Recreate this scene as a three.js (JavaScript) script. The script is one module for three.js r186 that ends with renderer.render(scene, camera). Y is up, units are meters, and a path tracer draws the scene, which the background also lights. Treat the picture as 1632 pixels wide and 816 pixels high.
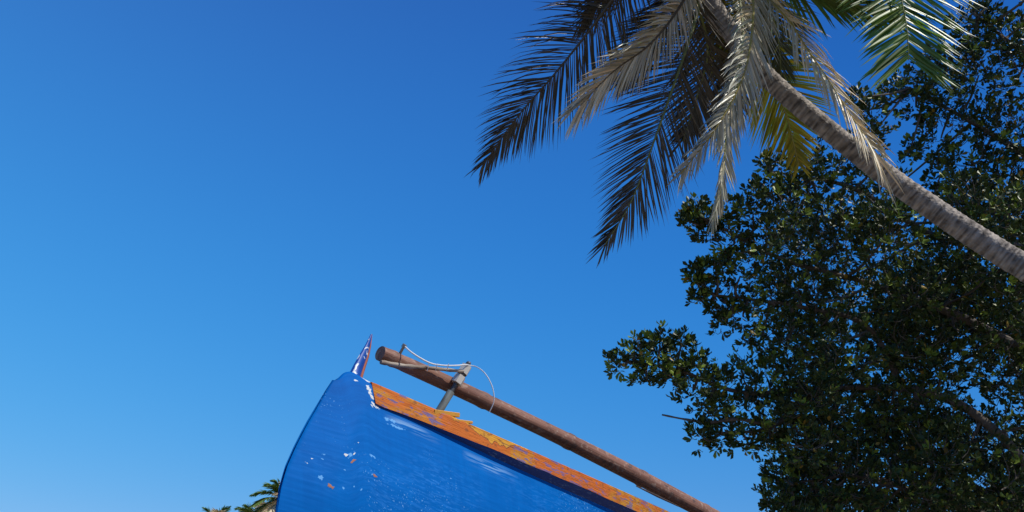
import * as THREE from 'three';
import { mergeGeometries } from 'three/addons/utils/BufferGeometryUtils.js';
import { RoundedBoxGeometry } from 'three/addons/geometries/RoundedBoxGeometry.js';

// ---------------------------------------------------------------- camera, sky, sun, exposure
const scene = new THREE.Scene();
const EYE = new THREE.Vector3(0, 0.9, 0), PITCH = THREE.MathUtils.degToRad(25), FOCAL = 1360;
const camera = new THREE.PerspectiveCamera(2 * THREE.MathUtils.radToDeg(Math.atan(0.3)), 2, 0.05, 2000);
camera.position.copy(EYE);
camera.rotation.set(PITCH, 0, 0);
scene.add(camera);

const SUN = new THREE.Vector3(0.59, 0.77, 0.26).normalize();
const SUN_INTENSITY = 4.8;
const renderer = new THREE.WebGLRenderer({ antialias: true });
renderer.setSize(1024, 512);
renderer.toneMapping = THREE.LinearToneMapping;
renderer.toneMappingExposure = 1.0;
renderer.shadowMap.enabled = true;

{ // clear tropical sky: pale near the horizon, deep blue overhead, a little paler towards the left (the open sea)
  const W = 512, H = 256, d = new Float32Array(W * H * 4);
  const K = [[-4.309, 3.653, 0.342, -0.72], [-0.812, 0.085, -1.174, -0.40], [0.138, -0.401, -0.82, -0.17]];
  for (let j = 0; j < H; j++) for (let i = 0; i < W; i++) {
    const el = Math.max(0, ((j + 0.5) / H - 0.5) * 180);
    const ang = ((i + 0.5) / W - 0.5) * Math.PI * 2;          // three: u = atan2(z, x) / 2pi + 0.5
    const dx = Math.cos(ang);
    const e2 = Math.min(el, 55) + Math.max(0, el - 55) * 0.25;
    const fade = Math.cos(el * Math.PI / 180);
    for (let k = 0; k < 3; k++)
      d[(j * W + i) * 4 + k] = Math.exp(K[k][0] + K[k][1] * Math.exp(-el / 14) + [0.22, 0.08, 0.02][k] * Math.exp(-el / 6) + K[k][2] * e2 / 40 + K[k][3] * dx * fade * 1.15);
    d[(j * W + i) * 4 + 3] = 1;
  }
  const t = new THREE.DataTexture(d, W, H, THREE.RGBAFormat, THREE.FloatType);
  t.mapping = THREE.EquirectangularReflectionMapping; t.magFilter = t.minFilter = THREE.LinearFilter; t.wrapS = THREE.RepeatWrapping; t.needsUpdate = true;
  scene.background = t; scene.environment = t;
}
const sun = new THREE.DirectionalLight(new THREE.Color().setRGB(1, 0.95, 0.86), SUN_INTENSITY);
sun.position.copy(SUN).multiplyScalar(60).add(new THREE.Vector3(2, 0, -8)); sun.target.position.set(2, 0, -8);
sun.castShadow = true; sun.shadow.mapSize.set(4096, 4096); sun.shadow.radius = 1;
Object.assign(sun.shadow.camera, { left: -16, right: 16, top: 16, bottom: -16, near: 1, far: 130 });
scene.add(sun, sun.target);

// ---------------------------------------------------------------- helpers
const V3 = (x, y, z) => new THREE.Vector3(x, y, z);
function RNG(s) { return () => { s |= 0; s = s + 0x6D2B79F5 | 0; let t = Math.imul(s ^ s >>> 15, 1 | s); t = t + Math.imul(t ^ t >>> 7, 61 | t) ^ t; return ((t ^ t >>> 14) >>> 0) / 4294967296; }; }
const clamp = (x, a = 0, b = 1) => Math.min(b, Math.max(a, x));
const smooth = (a, b, x) => { const t = clamp((x - a) / (b - a)); return t * t * (3 - 2 * t); };
const lerp = (a, b, t) => a + (b - a) * t;
function hash2(x, y) { let h = Math.imul(x, 374761393) + Math.imul(y, 668265263) | 0; h = Math.imul(h ^ h >>> 13, 1274126177); return ((h ^ h >>> 16) >>> 0) / 4294967296; }
function noise2(x, y) {
  const xi = Math.floor(x), yi = Math.floor(y), fx = x - xi, fy = y - yi, u = fx * fx * (3 - 2 * fx), v = fy * fy * (3 - 2 * fy);
  return lerp(lerp(hash2(xi, yi), hash2(xi + 1, yi), u), lerp(hash2(xi, yi + 1), hash2(xi + 1, yi + 1), u), v);
}
function fbm(x, y, o = 4) { let s = 0, a = 0.5, t = 0; for (let i = 0; i < o; i++) { s += a * noise2(x, y); t += a; x = x * 2.03 + 17.1; y = y * 2.03 + 5.7; a *= 0.5; } return s / t; }
const at = (px, py, d) => {                                             // surveyed sight line (photo pixel) and its depth -> a point of the place
  const xc = (px - 816) / FOCAL * d, yc = (408 - py) / FOCAL * d;
  return V3(xc, EYE.y + yc * Math.cos(PITCH) + d * Math.sin(PITCH), -(d * Math.cos(PITCH) - yc * Math.sin(PITCH)));
};
const taken = {};
function numbered(n) { const k = taken[n] = (taken[n] ?? -1) + 1; return k ? `${n}_${String(k).padStart(3, '0')}` : n; }
function tag(o, label, category, group, kind) { if (label) o.userData.label = label; if (category) o.userData.category = category; if (group) o.userData.group = group; if (kind) o.userData.kind = kind; return o; }
function mesh(name, geo, mat, parent = scene) {
  const m = new THREE.Mesh(geo, mat); m.name = parent === scene ? numbered(name) : name; m.castShadow = m.receiveShadow = true; parent.add(m); return m;
}
function group(name, pos) { const g = new THREE.Group(); g.name = numbered(name); if (pos) g.position.copy(pos); scene.add(g); return g; }
function geoFrom(pos, idx, uv, col) {
  const g = new THREE.BufferGeometry(); g.setAttribute('position', new THREE.Float32BufferAttribute(pos, 3));
  g.setAttribute('uv', new THREE.Float32BufferAttribute(uv || new Float32Array(pos.length / 3 * 2), 2));
  if (col) g.setAttribute('color', new THREE.Float32BufferAttribute(col, 3));
  g.setIndex(idx); g.computeVertexNormals(); return g;
}
function gridGeo(nu, nv, fn, closed = false) {                          // fn(i/nu, j/nv) -> [x,y,z,u,v]
  const p = [], uv = [], id = [];
  for (let i = 0; i <= nu; i++) for (let j = 0; j <= nv; j++) { const q = fn(i / nu, j / nv, i, j); p.push(q[0], q[1], q[2]); uv.push(q[3] ?? i / nu, q[4] ?? j / nv); }
  for (let i = 0; i < nu; i++) for (let j = 0; j < nv; j++) { const a = i * (nv + 1) + j, b = a + nv + 1; id.push(a, b, a + 1, b, b + 1, a + 1); }
  return geoFrom(p, id, uv);
}
// a round rod along a curve with a radius that varies; rings displaced by bump(t, angle)
function rod(pts, rad, { seg = 24, rs = 10, bump, caps = true, tension = 0.5 } = {}) {
  const c = pts.length > 2 ? new THREE.CatmullRomCurve3(pts, false, 'centripetal', tension) : new THREE.LineCurve3(pts[0], pts[1]);
  const len = c.getLength(), P = [], N = [], T = [];
  let n = null;
  for (let i = 0; i <= seg; i++) {
    const t = c.getTangentAt(i / seg); P.push(c.getPointAt(i / seg)); T.push(t);
    if (!n) { n = Math.abs(t.y) > 0.9 ? V3(1, 0, 0) : V3(0, 1, 0); }
    n = n.clone().addScaledVector(t, -n.dot(t)).normalize(); N.push(n);
  }
  const pos = [], uv = [], idx = [];
  for (let i = 0; i <= seg; i++) {
    const b = T[i].clone().cross(N[i]), r0 = typeof rad === 'function' ? rad(i / seg) : rad;
    for (let j = 0; j <= rs; j++) {
      const a = j % rs / rs * Math.PI * 2, r = r0 * (bump ? bump(i / seg, a) : 1), p = P[i].clone().addScaledVector(N[i], Math.cos(a) * r).addScaledVector(b, Math.sin(a) * r);
      pos.push(p.x, p.y, p.z); uv.push(j / rs, i / seg * len);
    }
  }
  for (let i = 0; i < seg; i++) for (let j = 0; j < rs; j++) { const a = i * (rs + 1) + j, q = a + rs + 1; idx.push(a, a + 1, q, q, a + 1, q + 1); }
  if (caps) for (const e of [0, seg]) {
    const k = pos.length / 3, o = e * (rs + 1); pos.push(P[e].x, P[e].y, P[e].z); uv.push(0.5, e ? len : 0);
    const base = pos.length / 3;
    for (let j = 0; j <= rs; j++) { pos.push(pos[(o + j) * 3], pos[(o + j) * 3 + 1], pos[(o + j) * 3 + 2]); uv.push(j / rs, e ? len : 0); }
    for (let j = 0; j < rs; j++) e ? idx.push(k, base + j, base + j + 1) : idx.push(k, base + j + 1, base + j);
  }
  return geoFrom(pos, idx, uv);
}
function tex(w, h, fn, srgbLike = true, repeat) {                       // fn(u, v) -> linear [r,g,b] (colour) or number (data)
  const d = new Uint8Array(w * h * 4), enc = x => { x = clamp(x); return 255 * (x <= 0.0031308 ? x * 12.92 : 1.055 * x ** (1 / 2.4) - 0.055); };
  for (let j = 0; j < h; j++) for (let i = 0; i < w; i++) {
    const c = fn((i + 0.5) / w, (j + 0.5) / h), o = (j * w + i) * 4;
    if (srgbLike) { d[o] = enc(c[0]); d[o + 1] = enc(c[1]); d[o + 2] = enc(c[2]); } else d[o] = d[o + 1] = d[o + 2] = clamp(c) * 255;
    d[o + 3] = 255;
  }
  const t = new THREE.DataTexture(d, w, h, THREE.RGBAFormat); t.magFilter = THREE.LinearFilter; t.minFilter = THREE.LinearMipmapLinearFilter; t.generateMipmaps = true;
  t.wrapS = t.wrapT = THREE.RepeatWrapping; if (srgbLike) t.colorSpace = THREE.SRGBColorSpace; if (repeat) t.repeat.set(...repeat); t.needsUpdate = true; return t;
}
const mix3 = (a, b, t) => [lerp(a[0], b[0], t), lerp(a[1], b[1], t), lerp(a[2], b[2], t)];
const std = (o) => new THREE.MeshStandardMaterial({ roughness: 0.8, ...o });
const lin = (r, g, b) => new THREE.Color().setRGB(r, g, b);

// ---------------------------------------------------------------- ground: beach sand out to the horizon
{
  const pos = [], idx = [], uv = [], R = [0]; for (let r = 0.5; r < 900; r *= 1.16) R.push(r);
  const na = 72;
  for (const r of R) for (let k = 0; k <= na; k++) {
    const a = k / na * Math.PI * 2, x = Math.cos(a) * r, z = Math.sin(a) * r - 4;
    const y = -0.05 + (fbm(x * 0.35 + 40, z * 0.35 + 9, 3) - 0.5) * 0.12 * smooth(0, 3, r) + (fbm(x * 0.02 + 3, z * 0.02 + 8, 2) - 0.5) * 1.2 * smooth(14, 60, r);
    pos.push(x, y, z); uv.push(x / 2.5, z / 2.5);
  }
  for (let i = 0; i < R.length - 1; i++) for (let k = 0; k < na; k++) { const a = i * (na + 1) + k, b = a + na + 1; idx.push(a, a + 1, b, b, a + 1, b + 1); }
  const per = (u, v, n, o) => { const f = (x, y) => fbm(x * n, y * n, o); return lerp(lerp(f(u, v), f(u - 1, v), u), lerp(f(u, v - 1), f(u - 1, v - 1), u), v); };
  const m = std({ roughness: 0.95, map: tex(512, 512, (u, v) => { const n = per(u, v, 9, 4), g = hash2(u * 512 | 0, v * 512 | 0); return mix3([0.15, 0.12, 0.082], [0.24, 0.195, 0.14], clamp(n * 0.9 + (g - 0.5) * 0.5)); }), bumpMap: tex(512, 512, (u, v) => per(u, v, 14, 4), false), bumpScale: 0.02 });
  tag(mesh('ground', geoFrom(pos, idx, uv), m), 'pale beach sand under the boat and the trees', null, null, 'structure');
}

// ---------------------------------------------------------------- the boat
const HD = THREE.MathUtils.degToRad(28.5);
const AFT = V3(Math.sin(HD), 0, -Math.cos(HD)), OUT = V3(Math.cos(HD), 0, Math.sin(HD));
const STEM = V3(-0.4876, 0, -2.1535), BOAT_L = 5.98;
const sheerH = L => 1.5858 - 0.2083 * L + 0.0348 * L * L - 0.024 * smooth(0.075, 0.03, Math.min(L, BOAT_L - L)) + 0.013 * Math.exp(-(((Math.min(L, BOAT_L - L) - 0.092) / 0.024) ** 2));
const breadth0 = x => x < 0.095 ? 0.004 + 0.62 * x : 0.0629 + 0.36 * (x - 0.095) - 0.065 * (x - 0.095) ** 2;   // x: distance aft of the stem
const KEEL = 0.27;
const stemTab = [[1.62, 0.09], [1.576, 0.060], [1.555, 0.032], [1.517, 0.009], [1.479, -0.012], [1.407, -0.052], [1.339, -0.085], [1.279, -0.110], [1.221, -0.122], [1.15, -0.125], [1.0, -0.10], [0.8, -0.03], [0.55, 0.13], [0.38, 0.34], [0.27, 0.7]];
function stemL(H) { for (let i = 1; i < stemTab.length; i++) if (H >= stemTab[i][0]) { const [h0, l0] = stemTab[i - 1], [h1, l1] = stemTab[i]; return lerp(l0, l1, clamp((h0 - H) / (h0 - h1))); } return 0.7; }
function halfB(L, H) {                                                  // half breadth of the hull at length L and height H
  const ls = stemL(H), le = BOAT_L - stemL(H) , m = L < BOAT_L / 2 ? L - ls : le - L;
  const top = sheerH(L), t = clamp((top - H) / (top - KEEL));
  const b = breadth0(Math.min(Math.max(0, m), BOAT_L / 2));
  return b * (1 - t ** 2.6) ** 0.6 * (1 - 0.05 * smooth(0, 0.16, t) * smooth(0.3, 1.0, L));
}
const bw = (L, H, n) => [STEM.x + AFT.x * L + OUT.x * n, H, STEM.z + AFT.z * L + OUT.z * n];
const boat = group('outrigger_canoe');
tag(boat, 'weathered blue wooden boat with orange gunwale, seen from below its bow', 'boat');
{
  // painted hull with chips, scuffs, a pale band and plank grain.  u = length, v = depth below the sheer
  const U0 = -0.2, UW = 2.0, VW = 1.0;
  const chips = [];                                                     // [L, V, half length, half height, kind]
  const r = RNG(11);
  for (const q of [[0.114, 0.042, 0.007, 0.018, 'w'], [0.122, 0.066, 0.012, 0.010, 'w'], [0.110, 0.022, 0.004, 0.010, 'w'], [0.089, 0.014, 0.005, 0.003, 'w'], [0.028, 0.206, 0.006, 0.006, 'w'], [0.044, 0.208, 0.010, 0.008, 'p'], [0.050, 0.206, 0.006, 0.004, 'w'], [-0.017, 0.297, 0.010, 0.0045, 'o'], [0.046, 0.222, 0.008, 0.005, 'o'], [-0.037, 0.283, 0.008, 0.006, 'p'], [0.101, 0.215, 0.008, 0.004, 'p'], [0.108, 0.262, 0.006, 0.004, 'o'], [0.165, 0.086, 0.018, 0.005, 'p'], [0.185, 0.098, 0.022, 0.004, 'p']]) chips.push(q);
  for (let i = 0; i < 12; i++) { const a = r() * 6.28, q = 0.6 + r() * 0.6; chips.push([0.02 + Math.cos(a) * 0.075 * q + (i > 8 ? r() * 0.9 : 0), 0.245 + Math.sin(a) * 0.07 * q, 0.0018 + r() * 0.0025, 0.0015 + r() * 0.0016, r() < 0.6 ? 'p' : 'w']); }
  const chipAt = (L, V) => { let w = 0, o = 0, p = 0; for (const [cl, cv, a, b, k] of chips) { const dx = (L - cl) / a, dy = (V - cv) / b; if (dx * dx + dy * dy > 4) continue; const q = Math.sqrt(dx * dx + dy * dy) + (fbm(L * 210, V * 210, 3) - 0.5) * 2.2; if (q < 0.75) { if (k === 'o') o = 1; else if (k === 'p') p = Math.max(p, 0.6); else w = 1; } } return [w, o, p]; };
  const cracks = []; for (let i = 0; i < 26; i++) { const L0 = 0.1 + r() * 1.5; cracks.push([L0, 0.10 + r() * 0.5, 0.05 + r() * 0.3, (r() - 0.5) * 0.03]); }
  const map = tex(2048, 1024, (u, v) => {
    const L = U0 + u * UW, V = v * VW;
    const n = fbm(L * 5, V * 9, 4), st = fbm(L * 14, V * 160, 3), st2 = fbm(L * 90, V * 7, 3);
    let c = mix3([0.0, 0.080, 0.32], [0.0, 0.128, 0.46], clamp(0.15 + n * 0.75 + (st - 0.5) * 0.45 + (st2 - 0.5) * 0.35));
    const chalk = clamp((fbm(L * 3.3 + 4, V * 4 + 2, 4) - 0.52) * 3) * clamp((fbm(L * 60, V * 300, 3) - 0.48) * 4);
    c = mix3(c, [0.05, 0.27, 0.74], chalk * 0.45);
    const band = 0.090 + 0.05 * (L - 0.3) + 0.004 * Math.sin(L * 17);       // paler streaky band along the turn below the rail
    const streak = Math.exp(-(((V - band) / 0.013) ** 2)) * clamp((fbm(L * 16 + 3, V * 260, 3) - 0.40) * 5) * smooth(0.14, 0.2, L) * smooth(0.62, 0.5, L) * clamp((fbm(L * 9, 3.3, 2) - 0.3) * 4);
    c = mix3(c, [0.34, 0.57, 0.80], streak * 0.48);
    const sp = (fbm(L * 320, V * 320, 2) - 0.775) * 14 * clamp((fbm(L * 7, V * 7 + 20, 3) - 0.50) * 6); c = mix3(c, [0.25, 0.5, 0.8], clamp(sp) * 0.8);
    const [w, o, p] = chipAt(L, V); if (p) c = mix3(c, [0.2, 0.5, 0.85], p); if (w) c = [0.62, 0.63, 0.62]; if (o) c = [0.34, 0.15, 0.10];
    return c;
  });
  const bump = tex(1024, 512, (u, v) => {
    const L = U0 + u * UW, V = v * VW; let h = 0.6 + (fbm(L * 10, V * 120, 3) - 0.5) * 0.18 + (fbm(L * 5, V * 6, 3) - 0.5) * 0.5;
    for (const [cl, cv, ln, sl] of cracks) { if (L < cl || L > cl + ln) continue; const y = cv + (L - cl) * sl + (fbm(L * 30, cv * 99, 2) - 0.5) * 0.006; const d = Math.abs(V - y); if (d < 0.004) h -= 0.45 * (1 - d / 0.004) * Math.sin((L - cl) / ln * Math.PI); }
    const [w, o] = chipAt(L, V); if (w || o) h -= 0.12; return h;
  }, false);
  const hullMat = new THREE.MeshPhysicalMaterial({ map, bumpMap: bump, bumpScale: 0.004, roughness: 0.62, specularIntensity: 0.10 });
  const NU = 150, NV = 44, parts = [];
  for (const s of [1, -1]) {
    const g = gridGeo(NU, NV, (a, b) => {
      const t = b ** 1.2, Hb = 1.555 - t * (1.555 - KEEL), l0 = stemL(Hb), l1 = BOAT_L - l0;
      const e = a < 0.5 ? 0.5 * (2 * a) ** 1.9 : 1 - 0.5 * (2 * (1 - a)) ** 1.9, L = lerp(l0, l1, e);
      const top = sheerH(L), H = top - t * (top - KEEL);
      const bb = t > 0.999 ? 0.004 : halfB(L, H);
      return [...bw(L, H, s * bb), (L - U0) / UW, (top - H) / VW];
    });
    if (s < 0) { const ix = g.index.array; for (let i = 0; i < ix.length; i += 3) { const q = ix[i]; ix[i] = ix[i + 1]; ix[i + 1] = q; } g.computeVertexNormals(); }
    parts.push(g);
  }
  parts.push(gridGeo(44, 2, (a, b) => { const H = 1.555 - a * (1.555 - KEEL), l = stemL(H); return [...bw(l - (b === 0.5 ? 0.004 : 0), H, (b - 0.5) * 0.008), (l - U0) / UW, (1.58 - H) / VW]; }));
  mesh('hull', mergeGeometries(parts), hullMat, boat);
  // inner planking, so that the hull has thickness
  const inner = [1, -1].map(s => gridGeo(60, 16, (a, b) => { const t = b, L = lerp(0.3, BOAT_L - 0.3, a), top = sheerH(L) - 0.004, H = top - t * (top - KEEL - 0.12); return [...bw(L, H, s * Math.max(0.004, halfB(L, H) - 0.022 - 0.05 * smooth(0.8, 1, t))), L, H]; }));
  mesh('inner_planking', mergeGeometries(inner), std({ color: lin(0.18, 0.16, 0.13), roughness: 0.9 }), boat);
  // crowned breasthook over the stem head
  const crown = L => 0.022 * smooth(0.03, 0.12, L) * smooth(0.30, 0.18, L);
  mesh('stem_head', gridGeo(40, 20, (a, b) => { const L = lerp(0.030, 0.33, a), n = (b * 2 - 1), hb = halfB(L, sheerH(L)); return [...bw(L, sheerH(L) - 0.002 + crown(L) * (1 - Math.abs(n) ** 2.6), n * hb), (L - U0) / UW, 0.02 + b * 0.05]; }), hullMat, boat);
  // gunwale board (orange) with bevelled navy under-edge, both sides
  const ochre = [0.46, 0.225, 0.025], orange = [0.48, 0.125, 0.022], bluegrey = [0.10, 0.10, 0.26], brown = [0.2, 0.07, 0.03];
  const gm = tex(2048, 128, (u, v) => {                                  // u: 0..2 m, v: 0 top .. 1 bottom
    const L = u * 2, V = v * 0.056, n = fbm(L * 26, V * 60, 4), n2 = fbm(L * 70 + 9, V * 110 + 4, 3), gr = fbm(L * 22, V * 260, 3);
    const yz = clamp(smooth(0.33, 0.31, L) * 0.55 + smooth(0.55, 0.56, L) * smooth(0.66, 0.65, L) * 0.8 + smooth(0.98, 1.02, L) * 0.85);
    let c = mix3(orange, ochre, clamp(yz * (0.2 + n * 1.1) + (n - 0.66) * 1.0));
    c = mix3(c, [c[0] * 0.72, c[1] * 0.68, c[2] * 0.7], clamp((gr - 0.45) * 2.2));
    const blots = Math.max(smooth(0.36, 0.30, L), smooth(0.555, 0.57, L) * smooth(1.0, 0.95, L) * 0.92, smooth(1.0, 1.05, L) * 0.8);
    const q = fbm(L * 34 + 5, V * 75 + 11, 4); c = mix3(c, bluegrey, clamp((q - (0.62 - 0.06 * (blots - 0.8))) * 16) * blots * 0.85);
    const wr = fbm(L * 44 + 60, V * 240, 3); c = mix3(c, bluegrey, clamp((wr - 0.64) * 20) * smooth(0.25, 0.4, v) * smooth(0.85, 0.6, v) * blots * 0.8);
    // chipped ochre top coat left along the upper edge
    const flake = 0.06 + 0.38 * smooth(0.40, 0.47, L) * smooth(0.62, 0.50, L) + (fbm(L * 60, 2.2, 4) - 0.5) * 0.6 - 0.32 * smooth(0.33, 0.30, L) - 0.5 * smooth(0.60, 0.68, L);
    if (v < flake) c = mix3([0.62, 0.31, 0.03], [0.45, 0.2, 0.03], n); else if (v < flake + 0.06 && flake > 0.05) c = brown;
    c = mix3(c, brown, clamp((n2 - 0.66) * 9) * 0.7); return mix3(c, [0.06, 0.05, 0.05], clamp((fbm(L * 9, V * 330, 2) - 0.76) * 10) * 0.6);
  });
  const gb = tex(1024, 128, (u, v) => 0.5 + (fbm(u * 60, v * 40, 3) - 0.5) * 0.6 + (fbm(u * 150, v * 8, 3) - 0.5) * 0.4, false);
  const boardMat = new THREE.MeshPhysicalMaterial({ map: gm, bumpMap: gb, bumpScale: 0.0025, roughness: 0.7, specularIntensity: 0.25 });
  const navyMat = std({ map: tex(1024, 64, (u, v) => { const L = u * 2, sp = clamp((fbm(L * 90, v * 14, 3) - 0.60) * 9) * clamp((fbm(L * 9, v * 2 + 4, 2) - 0.35) * 3); return mix3([0.003, 0.032, 0.17], [0.16, 0.25, 0.38], sp * 0.6); }), roughness: 0.6 });
  const th = L => lerp(0.004, 0.024, smooth(0.11, 0.55, Math.min(L, BOAT_L - L))), bh = L => 0.056 + 0.004 * smooth(0.25, 0.12, L), bev = L => lerp(0.002, 0.020, smooth(0.14, 0.75, Math.min(L, BOAT_L - L)));
  for (const s of [1, -1]) {
    const G0 = 0.122, G1 = BOAT_L - 0.122;
    const section = (L, k) => {                                        // points of the board's section, outside first
      const o = th(L), low = o * 0.42, T = sheerH(L) - low, y = bh(L) - low, f = h => halfB(L, h);
      return [[f(T) - 0.024, T + 0.003], [f(T) + o * 0.75, T + 0.004], [f(T) + o, T + 0.000], [f(T - y) + o, T - y], [f(T - y) - 0.001, T - y - bev(L)]][k];
    };
    const strip = (k0, k1) => gridGeo(150, 1, (a, b) => { const L = lerp(G0, G1, a ** 1.6), [n, H] = section(L, b ? k1 : k0); const wob = b && k1 === 3 ? (fbm(L * 9, 1.5, 2) - 0.5) * 0.006 : 0; return [...bw(L, H + wob, s * n), L / 2, k0 === 2 || k0 === 3 ? b : 0.02]; });
    mesh('gunwale_board', mergeGeometries([strip(0, 1), strip(1, 2), strip(2, 3)]), boardMat, boat);
    mesh('rubbing_strip', strip(3, 4), navyMat, boat);
    // thin dark rail along the inner edge
    const RL = L => { const T = sheerH(L) - 0.011, n = halfB(L, T); return [[n - 0.030, T + 0.002], [n - 0.030, T + 0.014], [n - 0.010, T + 0.013], [n - 0.010, T + 0.002]]; };
    mesh('inner_rail', gridGeo(90, 4, (a, b, i, j) => { const L = lerp(0.56, BOAT_L - 0.56, a), [n, H] = RL(L)[j % 4]; return [...bw(L, H + (fbm(L * 14, 7, 2) - 0.5) * 0.004, s * n), L / 2, 0.9]; }), std({ color: lin(0.12, 0.045, 0.025), roughness: 0.85 }), boat);
  }
  const onBoat = (o, L, H, n, pitch = 0) => { o.position.set(...bw(L, H, n)); o.rotation.set(0, Math.PI / 2 - HD, 0); o.rotateX(pitch); return o; };   // local z = forward
  const capMat = std({ color: lin(0.60, 0.29, 0.03), map: tex(256, 64, (u, v) => mix3([1, 1, 1], [0.62, 0.55, 0.5], clamp((fbm(u * 12, v * 30, 4) - 0.42) * 3))), roughness: 0.75 });
  onBoat(mesh('cap_plank', new RoundedBoxGeometry(0.05, 0.013, 0.094, 2, 0.002), capMat, boat), 0.352, sheerH(0.352) + 0.005, halfB(0.352, sheerH(0.352)) - 0.012, 0.05).rotation.y = -HD - 0.30;
  onBoat(mesh('cap_plank', new RoundedBoxGeometry(0.03, 0.008, 0.075, 2, 0.002), capMat, boat), 0.40, sheerH(0.40) - 0.002, halfB(0.40, sheerH(0.40)) + 0.002, 0.05).rotation.y = -HD - 0.30;
  // splinter lifted from the rail
  mesh('rail_splinter', rod([V3(...bw(1.13, sheerH(1.13) + 0.02, 0.42)), V3(...bw(1.4, sheerH(1.4) + 0.018, 0.475))], t => 0.004 * (1 - Math.abs(t - 0.5)), { rs: 5, seg: 4 }), std({ color: lin(0.05, 0.03, 0.025) }), boat);
  // pointed stem finger: blue blade with bare orange edge
  const F = [[0.101, 1.588, 0.142], [0.119, 1.624, 0.155], [0.138, 1.658, 0.168], [0.158, 1.692, 0.176], [0.177, 1.730, 0.1795]];
  const fing = (a, b, n0, n1) => gridGeo(4, 4, (u, v, i, j) => { const [l0, h, l1] = F[i], A = lerp(l0, l1, a), B = lerp(l0, l1, b), w = 1 - 0.75 * u, q = [[A, n0], [A, n1], [B, n1 * 0.9], [B, n0], [A, n0]][j]; return [...bw(q[0], h, q[1] * w), i / 4, j / 4]; });
  const fm = std({ roughness: 0.5, map: tex(64, 128, (u, v) => { const q = fbm(u * 9 + 2, v * 5, 4); return q > 0.645 ? [0.68, 0.68, 0.66] : mix3([0.0, 0.045, 0.26], [0.0, 0.07, 0.36], q); }) });
  const sf = mesh('stem_finger', fing(0, 0.74, -0.008, 0.009), fm, boat);
  mesh('bare_edge', fing(0.745, 1, -0.007, 0.0095), std({ color: lin(0.34, 0.10, 0.055), roughness: 0.85 }), sf);
  // cross seats, the forward one carries the steel post, the aft one the bamboo pole
  const seat = (L, H, w) => { const hb = halfB(L, H) - 0.03; onBoat(mesh('cross_seat', new RoundedBoxGeometry(hb * 2, 0.03, w, 2, 0.004), std({ color: lin(0.14, 0.1, 0.07), roughness: 0.9 }), boat), L, H, 0).rotation.y = -HD; };
  seat(0.43, 1.43, 0.16); seat(3.3, 1.04, 0.24); seat(2.1, 1.1, 0.24);
  // steel post
  const base = at(690, 671, 2.515), tip = at(748, 577, 2.615), P = t => base.clone().lerp(tip, t), dir = tip.clone().sub(base).normalize();
  base.addScaledVector(dir, -0.03);
  const steel = (c, r, m) => std({ color: c, roughness: r, metalness: m });
  const pipeMat = std({ color: lin(0.24, 0.27, 0.25), roughness: 0.5, metalness: 0.25, map: tex(64, 256, (u, v) => mix3([1, 1, 1], [0.5, 0.42, 0.36], clamp((fbm(u * 6, v * 22, 4) - 0.5) * 3))) });
  const post = mesh('steel_post', rod([P(0), P(0.55)], 0.0118, { rs: 20, seg: 2 }), pipeMat, boat);
  mesh('threaded_rod', rod([P(0.54), P(0.985)], 0.0078, { rs: 14, seg: 60, bump: (t) => 1 + 0.06 * Math.sin(t * 200) }), steel(lin(0.10, 0.10, 0.10), 0.5, 0.7), post);
  const nut = (t0, t1, R, rot) => { const a = P(t0), b = P(t1), g = new THREE.CylinderGeometry(R, R, a.distanceTo(b), 6).toNonIndexed(); g.computeVertexNormals(); const m = mesh('hex_nut', g, steel(lin(0.62, 0.58, 0.50), 0.45, 0.3), post); m.position.copy(a.clone().lerp(b, 0.5)); m.quaternion.setFromUnitVectors(V3(0, 1, 0), dir); m.rotateY(rot); };
  nut(0.675, 0.785, 0.0180, 0.0); nut(0.825, 0.94, 0.0170, 0.12);
  mesh('washer', rod([P(0.79), P(0.82)], 0.0135, { rs: 18, seg: 1 }), steel(lin(0.06, 0.055, 0.05), 0.5, 0.7), post);
  mesh('rod_end', rod([P(0.985), P(1.0)], 0.0062, { rs: 12, seg: 1 }), steel(lin(0.5, 0.48, 0.45), 0.35, 0.8), post);
}

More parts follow.
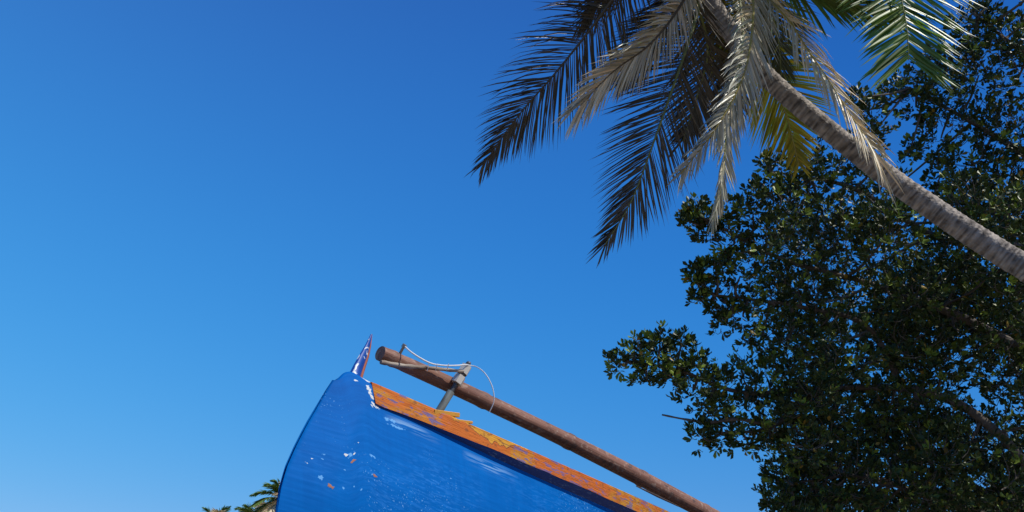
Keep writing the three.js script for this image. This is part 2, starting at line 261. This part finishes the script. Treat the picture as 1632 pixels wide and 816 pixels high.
// bamboo pole leaning on the post and lying on the aft seat
const poleInv = x => 1 / (0.3817 - 0.000265 * (x - 722));
const poleAt = (x, y) => at(x, y, poleInv(x));
{
  const p1 = poleAt(1114, 811), p0 = poleAt(1001, 751.5), far = p1.clone().addScaledVector(p1.clone().sub(p0).normalize(), 2.0);
  const pts = [poleAt(606, 563), poleAt(690, 600.5), poleAt(768, 637), poleAt(880, 690.5), p0, p1, p1.clone().lerp(far, 0.5), far];
  const nodes = [0.012, 0.115, 0.235, 0.36, 0.49, 0.62, 0.75, 0.88];
  const bm = std({ roughness: 0.62, map: tex(128, 1024, (u, v) => {
    const n = fbm(u * 5, v * 40, 4), st = fbm(u * 60, v * 16, 3), ms = fbm(u * 16 + 3, v * 190, 3);
    let c = mix3([0.13, 0.055, 0.034], [0.27, 0.135, 0.09], clamp(n * 0.8 + (st - 0.5) * 1.1)); c = mix3(c, [0.36, 0.27, 0.21], clamp((ms - 0.6) * 5) * 0.6); return mix3(c, [0.05, 0.03, 0.025], clamp((fbm(u * 9, v * 70 + 5, 3) - 0.66) * 8) * 0.7);
  }, true, [1, 0.33]), bumpMap: tex(128, 512, (u, v) => fbm(u * 50, v * 10, 3), false, [1, 0.5]), bumpScale: 0.001 });
  const pole = tag(mesh('bamboo_pole', rod(pts, t => lerp(0.0215, 0.040, t ** 0.75), { seg: 240, rs: 18, bump: (t, a) => { let b = 1; for (const n of nodes) b += 0.10 * Math.exp(-(((t - n) / 0.0035) ** 2)) - 0.05 * Math.exp(-(((t - n - 0.007) / 0.003) ** 2)); return b + 0.02 * Math.sin(a * 2 + t * 20); } }), bm), 'long reddish brown bamboo pole lying over the boat', 'pole');
  // small steel pin driven into the pole end
  const pin = mesh('steel_pin', rod([poleAt(634, 570), at(644, 551, poleInv(640) - 0.01)], 0.0042, { rs: 8, seg: 1 }), std({ color: lin(0.28, 0.27, 0.26), roughness: 0.4, metalness: 0.8 }), pole);
  mesh('pin_head', rod([at(642.5, 553.5, poleInv(640) - 0.01), at(645.5, 549, poleInv(640) - 0.01)], 0.0066, { rs: 8, seg: 1 }), pin.material, pin);
  // thin stick lashed under the pole end and onto the nuts
  const sd = x => lerp(2.405, 2.585, (x - 607) / 130), sp = [at(607, 577, sd(607)), at(640, 582.5, sd(640)), at(690, 587, sd(690)), at(738, 592, sd(738))];
  tag(mesh('split_stick', rod(sp, t => lerp(0.0068, 0.0052, t), { rs: 8, seg: 24, bump: t => 1 + 0.12 * Math.sin(t * 40) }), std({ roughness: 0.75, map: tex(32, 256, (u, v) => mix3([0.10, 0.06, 0.04], [0.38, 0.33, 0.27], clamp(fbm(u * 4, v * 30, 4) * 1.6 - 0.3))) })), 'thin grey stick tied between pole end and steel nuts', 'stick');
  const sm = std({ color: lin(0.72, 0.74, 0.75), roughness: 0.55 });
  const s0 = at(645, 552, poleInv(640) - 0.012);
  const str = [s0, at(655, 561, 2.44), at(672, 572, 2.46), at(690, 580, 2.5), at(710, 582.5, 2.53), at(728, 582.5, 2.56), at(742, 581.5, 2.585), at(750, 582.5, 2.60), at(758, 584, 2.6), at(770, 592, 2.58), at(780, 606, 2.56), at(786, 622, 2.55), at(787, 640, 2.545), at(780, 657, 2.54)];
  const line = tag(mesh('white_cord', rod(str, t => t < 0.55 ? 0.0025 : lerp(0.0020, 0.0014, (t - 0.55) / 0.45), { rs: 6, seg: 90 }), sm), 'white cord sagging from pole end to steel post, its loose end dangling', 'cord');
  for (const x of [682, 695, 713]) { const y1 = x < 690 ? 578 : 582, y2 = 591; mesh('tie', rod([at(x + 2, y1 - 2, 2.50), at(x - 1, y2, sd(x) - 0.008)], 0.0011, { rs: 5, seg: 1 }), sm, line); }
}
// driftwood logs that carry the boat
for (const [L, lab] of [[1.3, 'short grey log under the keel near the bow'], [4.1, 'short grey log under the keel near the stern']]) {
  const c = V3(...bw(L, 0.125, 0));
  tag(mesh('support_log', rod([c.clone().addScaledVector(OUT, -0.75), c, c.clone().addScaledVector(OUT, 0.75)], 0.148, { rs: 14, seg: 16, bump: (t, a) => 1 + 0.08 * Math.sin(a * 3 + t * 4) + 0.04 * Math.sin(a * 7) }), std({ color: lin(0.2, 0.17, 0.14), roughness: 0.95 })), lab, 'log', 'logs under the boat');
}

// ---------------------------------------------------------------- palms
const leafMat = (c, rough = 0.38, trans = 0.22) => new THREE.MeshPhysicalMaterial({ color: c, vertexColors: true, roughness: rough, transmission: trans, thickness: 0, specularIntensity: 0.7, side: THREE.DoubleSide });
const MAT = {
  green: leafMat(lin(0.13, 0.22, 0.026), 0.42, 0.45), olive: leafMat(lin(0.070, 0.085, 0.035), 0.38, 0.18), dark: leafMat(lin(0.082, 0.072, 0.050), 0.36, 0.12),
  yellow: leafMat(lin(0.46, 0.40, 0.03), 0.42, 0.50), dry: leafMat(lin(0.64, 0.57, 0.40), 0.36, 0.15), pale: leafMat(lin(0.42, 0.41, 0.31), 0.32, 0.15),
  rachisGreen: std({ color: lin(0.17, 0.19, 0.05), roughness: 0.5 }), rachisBrown: std({ color: lin(0.10, 0.075, 0.04), roughness: 0.7 }), rachisYellow: std({ color: lin(0.34, 0.27, 0.05), roughness: 0.5 }),
};
// one leaflet: a narrow strip folded along its midrib that bends down under its own weight
function leaflet(base, dir, wide, len, w0, droop, fold, r, tint, segs = 4) {
  const col = [], pos = [], idx = [], uv = [], p = base.clone(), d = dir.clone(), step = len / segs, prof = [0.55, 1, 0.92, 0.62, 0.0];
  let curl = (r() - 0.5) * 0.5;
  for (let k = 0; k <= segs; k++) {
    const w = wide.clone().addScaledVector(d, -wide.dot(d)).normalize(), nrm = d.clone().cross(w), f = w0 * 0.5 * prof[Math.round(k / segs * 4)];
    w.applyAxisAngle(d, curl * k / segs); nrm.applyAxisAngle(d, curl * k / segs);
    const a = p.clone().addScaledVector(w, f).addScaledVector(nrm, f * fold), b = p.clone().addScaledVector(w, -f).addScaledVector(nrm, f * fold);
    pos.push(a.x, a.y, a.z, p.x, p.y, p.z, b.x, b.y, b.z); uv.push(0, k / segs, 0.5, k / segs, 1, k / segs); col.push(...tint, ...tint, ...tint);
    p.addScaledVector(d, step); d.y -= droop * (0.5 + k * 0.35); d.x += (r() - 0.5) * 0.07; d.z += (r() - 0.5) * 0.07; d.normalize();
  }
  for (let k = 0; k < segs; k++) for (const j of [0, 1]) { const a = k * 3 + j, b = a + 3; idx.push(a, a + 1, b); if (k < segs - 1 || true) idx.push(b, a + 1, b + 1); }
  return geoFrom(pos, idx, uv, col);
}
// a frond along the given rachis points
function frond(parent, pts, { n = 85, len = 0.62, mat = MAT.olive, rmat = MAT.rachisGreen, roll = 0, droop = 0.10, single = 0, seed = 1, start = 0.14, r0 = 0.024, label, w0 = 0.036, name = 'frond', sides = [1, 1], ang = [66, 22], miss = 0.05, tipLen = 0.45, ref, twist = 0.9, mixed = 0.35 } = {}) {
  const r = RNG(seed * 7919 + 13), c = new THREE.CatmullRomCurve3(pts, false, 'centripetal');
  const f = new THREE.Group(); f.name = name; parent.add(f); if (label) f.userData.label = label;
  mesh('rachis', rod(pts, t => lerp(r0, 0.004, t ** 0.7), { seg: 36, rs: 7, caps: true }), rmat, f);
  const out = pts[pts.length - 1].clone().sub(pts[0]).setY(0).normalize(), all = [];
  for (let i = 0; i < n; i++) for (const s of [-1, 1]) {
    if (r() < miss || r() > sides[s < 0 ? 0 : 1]) continue;
    const t = start + (1 - start) * (i + 0.35 + r() * 0.5) / n; if (t > 0.998) continue;
    const p = c.getPointAt(t), T = c.getTangentAt(t), up = (ref || V3(0, 1, 0).addScaledVector(out, 0.8)).clone();
    let U = up.addScaledVector(T, -up.dot(T)).normalize(); U.applyAxisAngle(T, roll);
    const W = T.clone().cross(U), a = THREE.MathUtils.degToRad(lerp(ang[0], ang[1], t ** 1.3) + (r() - 0.5) * 12);
    const d = T.clone().multiplyScalar(Math.cos(a)).addScaledVector(W, s * Math.sin(a)).addScaledVector(U, 0.05 + (r() - 0.5) * 0.22).normalize();
    const prof = lerp(0.62, 1, smooth(start, 0.42, t)) * lerp(1, tipLen, smooth(0.6, 1, t)), L = len * prof * (r() < 0.08 ? 0.5 + r() * 0.3 : 0.85 + r() * 0.25);
    const wide = T.clone().applyAxisAngle(d, (r() - 0.5) * twist + s * 0.35);
    const br = r() < mixed ? 0.5 + r() * 0.8 : 0, q = 0.7 + r() * 0.6, tint = [q * (1 + 0.34 * br), q * (1 + 0.16 * br), q * (1 + 0.02 * br)];
    all.push([leaflet(p, d, wide, L, w0 * (0.65 + r() * 0.55), droop * (0.4 + r() * 1.3), 0.35 + r() * 0.25, r, tint), t]);
  }
  const k = single ? Math.max(1, Math.round(all.length / single)) : 0, rest = [];
  all.forEach(([g], i) => { if (single && i % k === 0) mesh('leaflet', g, mat, f); else rest.push(g); });
  if (rest.length) tag(mesh('leaflets', mergeGeometries(rest), mat, f), null, null, null, 'stuff');
  return f;
}
const barkTex = tex(128, 1024, (u, v) => { const ring = fbm(u * 4, v * 240, 2), n = fbm(u * 14, v * 80, 4); return mix3([0.08, 0.066, 0.054], [0.40, 0.35, 0.295], clamp(0.1 + n * 0.75 + (ring - 0.5) * 1.3)); }, true, [1, 0.2]);
const barkMat = std({ map: barkTex, bumpMap: tex(128, 512, (u, v) => fbm(u * 26, v * 140, 3), false, [1, 0.4]), bumpScale: 0.012, roughness: 0.9 });
{
  const base = V3(7.6, -0.15, -6.9), head = at(1092, -66, 8.3);
  const tp = [base, V3(6.9, 0.75, -6.8), V3(5.75, 2.25, -6.75), at(1640, 430, 7.3), at(1603, 408, 7.4), at(1507, 346, 7.6), at(1412, 279, 7.78), at(1359, 238, 7.86), at(1304, 194, 7.94), at(1230, 130, 8.07), at(1193, 90, 8.13), at(1152, 34, 8.2), at(1115, -25, 8.28), head];
  const palm = group('coconut_palm');
  tag(palm, 'tall coconut palm leaning in from the right with drooping fronds', 'palm tree');
  const rings = []; { const r = RNG(5); let t = 0; while (t < 1) { rings.push(t); t += 0.0042 + r() * 0.0050; } }
  mesh('trunk', rod(tp, t => 0.205 * Math.exp(-t * 9) * 0.9 + lerp(0.142, 0.088, smooth(0.1, 0.9, t)), { seg: 620, rs: 28, bump: (t, a) => {
    let k = 0; const tt = t + 0.0018 * Math.sin(a + 1) + 0.0009 * Math.sin(a * 3 + t * 90); while (k < rings.length - 1 && rings[k + 1] < tt) k++; const q = clamp((tt - rings[k]) / ((rings[k + 1] ?? 1.01) - rings[k]));
    return 1 + 0.07 * (1 - q) ** 3 + 0.03 * (fbm(a * 3 + Math.sin(a) * 2, t * 40, 3) - 0.5) + 0.04 * (fbm(Math.cos(a) + 3, t * 12, 2) - 0.5);
  } }), barkMat, palm);
  // sheath of old leaf bases round the growing point
  const sh = [], rr = RNG(31);
  for (let i = 0; i < 16; i++) { const a = i * 2.399, q = V3(Math.cos(a), 0.9 + rr() * 0.9, Math.sin(a)).normalize(), b = head.clone().add(V3(Math.cos(a) * 0.07, -0.25 - rr() * 0.1, Math.sin(a) * 0.07)); sh.push(rod([b, b.clone().addScaledVector(q, 0.25), b.clone().addScaledVector(q, 0.6 + rr() * 0.2).add(V3(Math.cos(a) * 0.08, 0, Math.sin(a) * 0.08))], t => lerp(0.06, 0.022, t), { seg: 6, rs: 6 })); }
  tag(mesh('leaf_bases', mergeGeometries(sh), MAT.rachisBrown, palm), null, null, null, 'stuff');
  const F = (a, o) => frond(palm, [head, ...a.map(q => at(...q))], o);
  F([[1055, -96, 8.25], [1000, -34, 8.1], [946, 40, 8.0], [887, 114, 7.9], [824, 187, 7.85], [769, 264, 7.8]], { n: 200, tipLen: 0.32, len: 0.74, mat: MAT.dark, rmat: MAT.rachisBrown, droop: 0.15, seed: 1, single: 62, w0: 0.015, miss: 0.12, twist: 1.6, ang: [74, 18], ref: V3(-0.3, 0.7, -0.6), label: 'long dark frond reaching far to the left' });
  F([[1105, -40, 8.1], [1078, 18, 7.75], [1034, 72, 7.55], [975, 116, 7.45], [925, 168, 7.4]], { n: 150, len: 0.48, mat: MAT.dry, rmat: MAT.rachisBrown, droop: 0.14, seed: 2, single: 40, w0: 0.019, tipLen: 0.8, ang: [50, 14], ref: V3(0.62, -0.28, 0.72), twist: 2.2, mixed: 0.2, label: 'shorter dry frond with bleached sunlit leaflets' });
  F([[1118, -40, 8.2], [1113, 10, 8.05], [1097, 67, 7.9], [1069, 149, 7.75], [1038, 237, 7.6], [1004, 325, 7.5], [964, 390, 7.42]], { n: 200, tipLen: 0.35, len: 0.72, mat: MAT.dark, rmat: MAT.rachisGreen, droop: 0.05, seed: 3, single: 62, w0: 0.015, miss: 0.12, twist: 1.6, ang: [70, 16], roll: 0.75, sides: [1, 0.75], label: 'long dark frond hanging straight down' });
  F([[1150, -96, 7.9], [1190, -50, 7.5], [1200, 0, 7.2], [1197, 62, 7.0], [1187, 113, 6.85], [1167, 160, 6.75], [1136, 211, 6.65], [1085, 277, 6.6]], { n: 160, len: 0.48, mat: MAT.pale, rmat: MAT.rachisYellow, droop: 0.17, seed: 4, single: 62, w0: 0.019, ref: V3(0.62, -0.28, 0.72), twist: 2.2, mixed: 0.2, sides: [0.95, 0.95], label: 'frond with yellow rib and silvery leaflets in front of trunk' });
  F([[1150, -70, 8.15], [1182, 30, 7.85], [1174, 140, 7.6], [1157, 215, 7.5], [1152, 285, 7.4], [1136, 352, 7.3]], { n: 110, len: 0.42, mat: MAT.pale, droop: 0.14, seed: 5, w0: 0.022, ang: [56, 16], ref: V3(0.62, -0.28, 0.72), twist: 2.2, mixed: 0.2, label: 'narrow drooping frond below the silvery one' });
  F([[1150, -116, 8.1], [1195, -60, 7.75], [1227, 0, 7.5], [1260, 37, 7.4], [1285, 77, 7.35], [1311, 114, 7.3], [1337, 154, 7.25], [1363, 195, 7.2], [1394, 243, 7.15], [1400, 268, 7.12]], { n: 120, len: 0.46, mat: MAT.dry, rmat: MAT.rachisYellow, droop: 0.30, seed: 6, single: 50, w0: 0.019, ref: V3(0.62, -0.28, 0.72), twist: 2.2, mixed: 0.2, miss: 0.22, tipLen: 0.85, label: 'dry tan frond draped along the trunk' });
  F([[1140, 10, 8.55], [1190, 80, 8.75], [1225, 125, 8.75], [1249, 173, 8.7], [1262, 217, 8.65], [1273, 263, 8.6]], { n: 140, len: 0.66, mat: MAT.yellow, rmat: MAT.rachisYellow, droop: 0.03, seed: 7, w0: 0.024, tipLen: 0.3, ang: [68, 30], ref: V3(0.15, 0.6, -0.75), label: 'yellowish frond behind the trunk' });
  F([[1150, -150, 8.0], [1205, -95, 7.6], [1270, -25, 7.35], [1345, 2, 7.2], [1420, 20, 7.1]], { n: 150, len: 0.60, mat: MAT.green, droop: 0.20, seed: 8, w0: 0.026, tipLen: 0.7, label: 'green frond arching along the top of the picture' });
  F([[1190, -230, 8.0], [1330, -230, 7.6], [1415, -120, 7.2], [1437, 0, 6.95], [1446, 50, 6.85], [1448, 96, 6.8]], { n: 220, len: 0.92, mixed: 0.1, mat: MAT.green, droop: 0.05, seed: 9, single: 30, w0: 0.034, ref: V3(0.1, 0.4, 1), tipLen: 0.55, ang: [74, 52], label: 'fresh green frond hanging before the leafy tree' });
  F([[1110, 0, 8.5], [1128, 80, 8.7], [1112, 150, 8.75], [1088, 225, 8.7]], { n: 140, len: 0.62, mat: MAT.dark, droop: 0.06, seed: 10, w0: 0.018, miss: 0.1, twist: 1.4 });
  F([[1070, 0, 8.6], [1030, 60, 8.7], [990, 130, 8.7]], { n: 140, len: 0.50, mat: MAT.dark, droop: 0.07, seed: 11, w0: 0.018, miss: 0.1, twist: 1.4 });
  F([[1170, -70, 8.4], [1218, -10, 8.45], [1240, 60, 8.5], [1246, 132, 8.5]], { n: 140, len: 0.55, mat: MAT.olive, droop: 0.06, seed: 12, w0: 0.018, miss: 0.1, twist: 1.4 });
  F([[1140, -40, 8.5], [1160, 40, 8.7], [1165, 120, 8.8], [1150, 200, 8.8]], { n: 140, len: 0.55, mat: MAT.dark, droop: 0.06, seed: 14, w0: 0.018, miss: 0.1, twist: 1.4 });
  F([[1040, -90, 8.4], [975, -30, 8.4], [930, 30, 8.35]], { n: 140, len: 0.6, mat: MAT.dark, droop: 0.08, seed: 13, w0: 0.018, miss: 0.1, twist: 1.4 });
  // younger fronds standing up out of the picture
  for (let i = 0; i < 4; i++) { const a = 1.9 + i * 0.9, q = V3(Math.cos(a), 0, Math.sin(a)); frond(palm, [head, head.clone().add(V3(q.x * 0.3, 0.9, q.z * 0.3)), head.clone().add(V3(q.x * 1.1, 2.0, q.z * 1.1)), head.clone().add(V3(q.x * 2.3, 2.3, q.z * 2.3))], { n: 60, len: 0.6, mat: MAT.green, droop: 0.06, seed: 40 + i }); }
}
// distant palms behind the boat
function farPalm(head, h, seed, label, lean) {
  const g = group('distant_palm', V3(head.x + lean, 0, head.z)); tag(g, label, 'palm tree', 'distant palms');
  const top = V3(-lean, head.y, 0), r = RNG(seed);
  mesh('trunk', rod([V3(0, -0.6, 0), V3(-lean * 0.35, head.y * 0.5, 0), top], t => lerp(0.22, 0.13, t), { seg: 20, rs: 10 }), barkMat, g);
  for (let i = 0; i < 24; i++) {
    const a = i * 2.399 + r() * 0.4, e = lerp(1.2, -0.5, i / 23), q = V3(Math.cos(a), 0, Math.sin(a)), L = h * (0.85 + r() * 0.3), u = V3(0, 1, 0);
    const P = t => top.clone().addScaledVector(q, L * t * Math.cos(e) * (1 - 0.1 * t)).addScaledVector(u, L * t * Math.sin(e) - L * 0.42 * t * t);
    frond(g, [P(0), P(0.3), P(0.65), P(1)], { n: 46, len: 0.8, mat: i % 4 === 3 ? MAT.dry : MAT.green, droop: 0.16, seed: seed * 50 + i, w0: 0.075, r0: 0.035 });
  }
}
farPalm(at(455, 796, 48), 2.1, 3, 'distant palm half hidden by the edge of the blue hull', 0.6);
farPalm(at(408, 832, 56), 2.2, 4, 'distant palm whose lower crown shows left of the hull', -0.5);
farPalm(at(343, 838, 62), 2.2, 5, 'farthest palm tip low in the picture left of the boat', 0.4);

// ---------------------------------------------------------------- broadleaf tree
{
  const tree = group('broadleaf_tree'); tag(tree, 'large dark broadleaf tree filling the right side behind the palm', 'tree');
  const bark = std({ map: tex(128, 256, (u, v) => mix3([0.05, 0.042, 0.035], [0.16, 0.135, 0.11], fbm(u * 10, v * 24, 4))), roughness: 0.92 });
  const r = RNG(77), cl = [];
  const C = (x, y, rad, d) => cl.push({ x, y, d, c: at(x, y, d), R: rad / FOCAL * d });
  // boughs along the outline
  for (const q of [
    [985, 578, 17, 10.0], [1012, 563, 25, 10.0], [1045, 568, 32, 10.1], [1085, 572, 34, 10.2], [1052, 546, 18, 10.1], [1086, 546, 13, 10.2], [1025, 598, 17, 10], [1112, 585, 24, 10.3], [1150, 618, 26, 10.4], [1068, 602, 22, 10], [1105, 612, 32, 10.3], [1130, 640, 34, 10.3], [1150, 665, 40, 10.3], [1115, 690, 20, 10.2], [1150, 692, 24, 10.3], [1185, 700, 22, 10.4], [1195, 655, 40, 10.5], [1185, 605, 34, 10.6], [1225, 610, 44, 10.6], [1240, 670, 44, 10.6], [1235, 705, 18, 10.5],
    [1285, 640, 50, 10.8], [1290, 700, 44, 10.8], [1250, 765, 28, 10.6], [1238, 800, 22, 10.5], [1290, 775, 46, 10.8], [1250, 830, 40, 10.8], [1310, 830, 50, 10.9],
    [1097, 352, 13, 10.4], [1108, 332, 12, 10.4], [1106, 345, 16, 10.4], [1108, 436, 12, 10.4], [1112, 476, 13, 10.4], [1130, 350, 20, 10.4], [1128, 372, 18, 10.4], [1160, 345, 30, 10.5], [1200, 340, 34, 10.5], [1205, 306, 18, 10.5], [1226, 262, 15, 10.6], [1250, 280, 30, 10.7], [1245, 325, 40, 10.6], [1290, 265, 40, 10.9], [1300, 320, 50, 10.8], [1345, 270, 42, 11], [1160, 390, 32, 10.5], [1120, 432, 16, 10.4], [1140, 425, 24, 10.4], [1125, 462, 18, 10.4], [1150, 475, 30, 10.5], [1180, 440, 40, 10.5], [1155, 508, 22, 10.5], [1185, 505, 36, 10.5], [1220, 390, 50, 10.6], [1225, 470, 50, 10.7], [1215, 535, 34, 10.6], [1250, 545, 44, 10.7],
    [1365, 155, 12, 11], [1385, 175, 20, 11.2], [1398, 205, 26, 11.2], [1375, 235, 34, 11.2], [1425, 150, 22, 11.4], [1455, 130, 26, 11.5], [1485, 105, 34, 11.5], [1520, 80, 36, 11.6], [1545, 35, 28, 11.6], [1575, 20, 22, 11.6], [1590, 65, 42, 11.6], [1560, 120, 46, 11.6], [1500, 155, 38, 11.5], [1460, 170, 24, 11.4], [1615, 60, 34, 11.6], [1620, 130, 50, 11.6], [1500, 220, 42, 11.5], [1545, 195, 48, 11.6], [1600, 205, 54, 11.6], [1500, 275, 30, 11.4], [1550, 265, 46, 11.6], [1610, 280, 54, 11.6], [1425, 300, 30, 11.3], [1450, 240, 14, 11.3],
  ]) C(...q);
  for (let y = 340; y <= 860; y += 62) for (let x = 1290; x <= 1690; x += 62) {
    if (y < 420 && x > 1440 && x < 1480) continue;
    for (const d of [10.6, 12.0, 13.2]) { const jx = (r() - 0.5) * 44, jy = (r() - 0.5) * 44; if ((y + jy < 345 && x < 1400) || r() < 0.24 || Math.hypot(x + jx - 1545, y + jy - 620) < 52) continue; C(x + jx, y + jy, 40 + r() * 20, d + (r() - 0.5) * 0.9); }
  }
  // the rest of the crown, right of the picture and above it
  for (let y = -60; y <= 700; y += 150) for (let x = 1720; x <= 2000; x += 150) C(x + (r() - 0.5) * 60, y + (r() - 0.5) * 60, 75 + r() * 20, 11.6 + (r() - 0.5) * 2.4);
  for (const q of [[1590, -60, 60, 12], [1660, -120, 70, 12.2], [1660, -30, 60, 11.8], [1680, 60, 60, 12], [1690, 200, 70, 12]]) C(...q);
  // trunk and limbs
  const foot = V3(10.2, -0.2, -10.6), fork = V3(9.6, 2.6, -10.6);
  mesh('trunk', rod([foot, V3(10.0, 1.2, -10.5), fork, V3(9.3, 5.0, -10.7), V3(9.0, 8.0, -11)], t => lerp(0.42, 0.12, t) + 0.25 * Math.exp(-t * 22), { seg: 40, rs: 18, bump: (t, a) => 1 + 0.12 * Math.sin(a * 3 + t * 5) * (1 - t) + 0.06 * Math.sin(a * 7 + t * 9) }), bark, tree);
  const limbs = [
    [fork, V3(8.6, 3.6, -10.5), at(1700, 790, 10.6), at(1590, 690, 10.7), at(1530, 645, 10.8), at(1440, 620, 10.7), at(1300, 620, 10.7), at(1180, 625, 10.5), at(1080, 590, 10.2), at(1000, 575, 10)],
    [V3(9.45, 4, -10.6), at(1650, 560, 11), at(1520, 500, 11), at(1380, 450, 10.9), at(1240, 410, 10.7), at(1130, 352, 10.4)],
    [V3(9.35, 4.8, -10.7), at(1650, 400, 11.4), at(1500, 380, 11.3), at(1360, 300, 11), at(1240, 275, 10.7)],
    [V3(9.2, 6, -10.8), at(1640, 250, 11.6), at(1540, 190, 11.6), at(1450, 140, 11.5)], [V3(9.1, 7, -10.9), at(1680, 120, 11.7), at(1600, 60, 11.6), at(1550, 20, 11.6)],
    [V3(9.6, 3, -10.6), at(1640, 830, 10.9), at(1500, 800, 10.9), at(1380, 760, 10.9), at(1260, 770, 10.6)], [at(1440, 620, 10.7), at(1380, 520, 10.8), at(1280, 490, 10.7), at(1140, 470, 10.4)], [at(1300, 620, 10.7), at(1230, 680, 10.6), at(1150, 690, 10.3)],
  ];
  const nodes = [];
  limbs.forEach((p, i) => { mesh('limb', rod(p, t => lerp(i > 5 ? 0.05 : 0.115, 0.012, t ** 0.8), { seg: 60, rs: 9, bump: (t, a) => 1 + 0.1 * Math.sin(a * 2 + t * 17) }), bark, tree); const c = new THREE.CatmullRomCurve3(p, false, 'centripetal'); for (let k = 0; k <= 40; k++) nodes.push(c.getPointAt(k / 40)); });
  mesh('bare_twig', rod([at(1055, 661, 10.2), at(1090, 668, 10.2), at(1130, 673, 10.25), at(1175, 668, 10.3), at(1215, 676, 10.5), at(1232, 680, 10.6)], t => lerp(0.010, 0.030, t), { seg: 20, rs: 6, bump: t => 1 + 0.2 * Math.sin(t * 37) }), std({ color: lin(0.14, 0.12, 0.11), roughness: 0.9 }), tree);
  // leafy shoots: whorls of glossy obovate leaves at twig ends
  const P = [], UV = [], I = [], COL = [], twigs = [], singles = [];
  const leafShape = [[0, 0], [0.38, 0.30], [0.72, 0.46], [1, 0.04]];
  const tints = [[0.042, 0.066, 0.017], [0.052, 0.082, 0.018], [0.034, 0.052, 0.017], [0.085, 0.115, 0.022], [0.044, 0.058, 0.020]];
  const addLeaf = (b, d, side, L, tint, single) => {
    const nrm = d.clone().cross(side).normalize(), pp = [], cc = [], W = L * 0.54;
    const at3 = (x, w, s) => { const q = b.clone().addScaledVector(d, x * L).addScaledVector(side, s * w * W).addScaledVector(nrm, Math.abs(s) * w * W * 0.35 - x * x * L * 0.22); return [q.x, q.y, q.z]; };
    pp.push(...at3(0, 0, 0)); for (const [x, w] of [leafShape[1], leafShape[2]]) pp.push(...at3(x, w, -1), ...at3(x, 0, 0), ...at3(x, w, 1)); pp.push(...at3(1, 0, 0));
    const ids = [0, 2, 1, 0, 3, 2, 1, 2, 4, 2, 5, 4, 2, 3, 5, 3, 6, 5, 4, 5, 7, 5, 6, 7];
    for (let i = 0; i < 8; i++) cc.push(...tint);
    if (single) { singles.push(geoFrom(pp, ids, null, cc)); return; }
    const o = P.length / 3; P.push(...pp); COL.push(...cc); for (const q of ids) I.push(o + q);
  };
  for (const [ci, c] of cl.entries()) {
    let near = nodes[0], nd = 1e9; for (const q of nodes) { const e = q.distanceTo(c.c); if (e < nd) { nd = e; near = q; } }
    if (nd > 0.05) { const mid = near.clone().lerp(c.c, 0.5).add(V3((r() - 0.5) * 0.15, -0.05 - r() * 0.1, (r() - 0.5) * 0.15)); twigs.push(rod([near, mid, c.c], t => lerp(0.022, 0.009, t), { seg: 7, rs: 5, caps: false })); }
    const off = c.x > 1700 || c.y < -10, small = c.R < 0.2, n = Math.round(((off ? 10 : 10) + c.R * c.R * (off ? 110 : 370)) * (small ? 1.35 : 0.6 + 0.9 * r()));
    for (let i = 0; i < n; i++) {
      const dir = V3(r() * 2 - 1, r() * 2 - 1, r() * 2 - 1).normalize(), rad = c.R * (0.2 + 0.9 * Math.cbrt(r())) * (r() < 0.12 ? 1.2 + 0.35 * r() : 0.75 + 0.4 * r()), p = c.c.clone().addScaledVector(dir, rad);
      if (!off && i % 2) { const q = dir.clone().add(V3(r() - 0.5, r() * 0.3 - 0.6, r() - 0.5).multiplyScalar(0.9)); twigs.push(rod([c.c.clone().addScaledVector(q, rad * 0.55), c.c.clone().addScaledVector(q, rad * 0.75).lerp(p, 0.45), p], t => lerp(0.006, 0.003, t), { seg: 3, rs: 3, caps: false })); }
      const axis = dir.clone().multiplyScalar(0.7).add(V3((r() - 0.5) * 0.8, 0.55 + (r() - 0.5) * 0.6, (r() - 0.5) * 0.8)).normalize();
      const s0 = (Math.abs(axis.y) > 0.9 ? V3(1, 0, 0) : V3(0, 1, 0)).cross(axis).normalize(), s1 = axis.clone().cross(s0), nl = 5 + Math.floor(r() * 4), base = tints[Math.floor(r() * r() * 5)], fresh = r() < (c.x < 1260 ? 0.30 : 0.15);  // fresh: young whorls, made commoner on the left to paint in sunlit clusters
      const edge = ci < 24 && i % 4 === 0 && singles.length < 296 && rad > c.R * 0.7;
      for (let k = 0; k < nl; k++) {
        const a = k * 2.399 + r() * 0.6, el = 0.25 + 0.9 * (k / nl) + (r() - 0.5) * 0.3, rd = s0.clone().multiplyScalar(Math.cos(a)).addScaledVector(s1, Math.sin(a));
        const d = rd.multiplyScalar(Math.cos(el)).addScaledVector(axis, Math.sin(el)).normalize(), sd = d.clone().cross(axis).normalize();
        const j = 0.8 + r() * 0.4, tint = fresh ? [0.18 * j, 0.25 * j, 0.035 * j] : [base[0] * j, base[1] * j, base[2] * j];  // lighter young-leaf tint, sunlight on the crown put into the colour
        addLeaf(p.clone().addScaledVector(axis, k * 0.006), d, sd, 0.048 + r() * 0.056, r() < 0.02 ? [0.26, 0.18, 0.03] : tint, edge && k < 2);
      }
    }
  }
  const lm = new THREE.MeshPhysicalMaterial({ color: 0xffffff, vertexColors: true, roughness: 0.42, transmission: 0.16, thickness: 0, specularIntensity: 0.42, side: THREE.DoubleSide });
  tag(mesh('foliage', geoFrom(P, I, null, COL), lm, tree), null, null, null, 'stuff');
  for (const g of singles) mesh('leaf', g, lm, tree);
  tag(mesh('twigs', mergeGeometries(twigs), bark, tree), null, null, null, 'stuff');
  console.log('leaves', P.length / 24, 'single', singles.length, 'clumps', cl.length);
}
renderer.render(scene, camera);
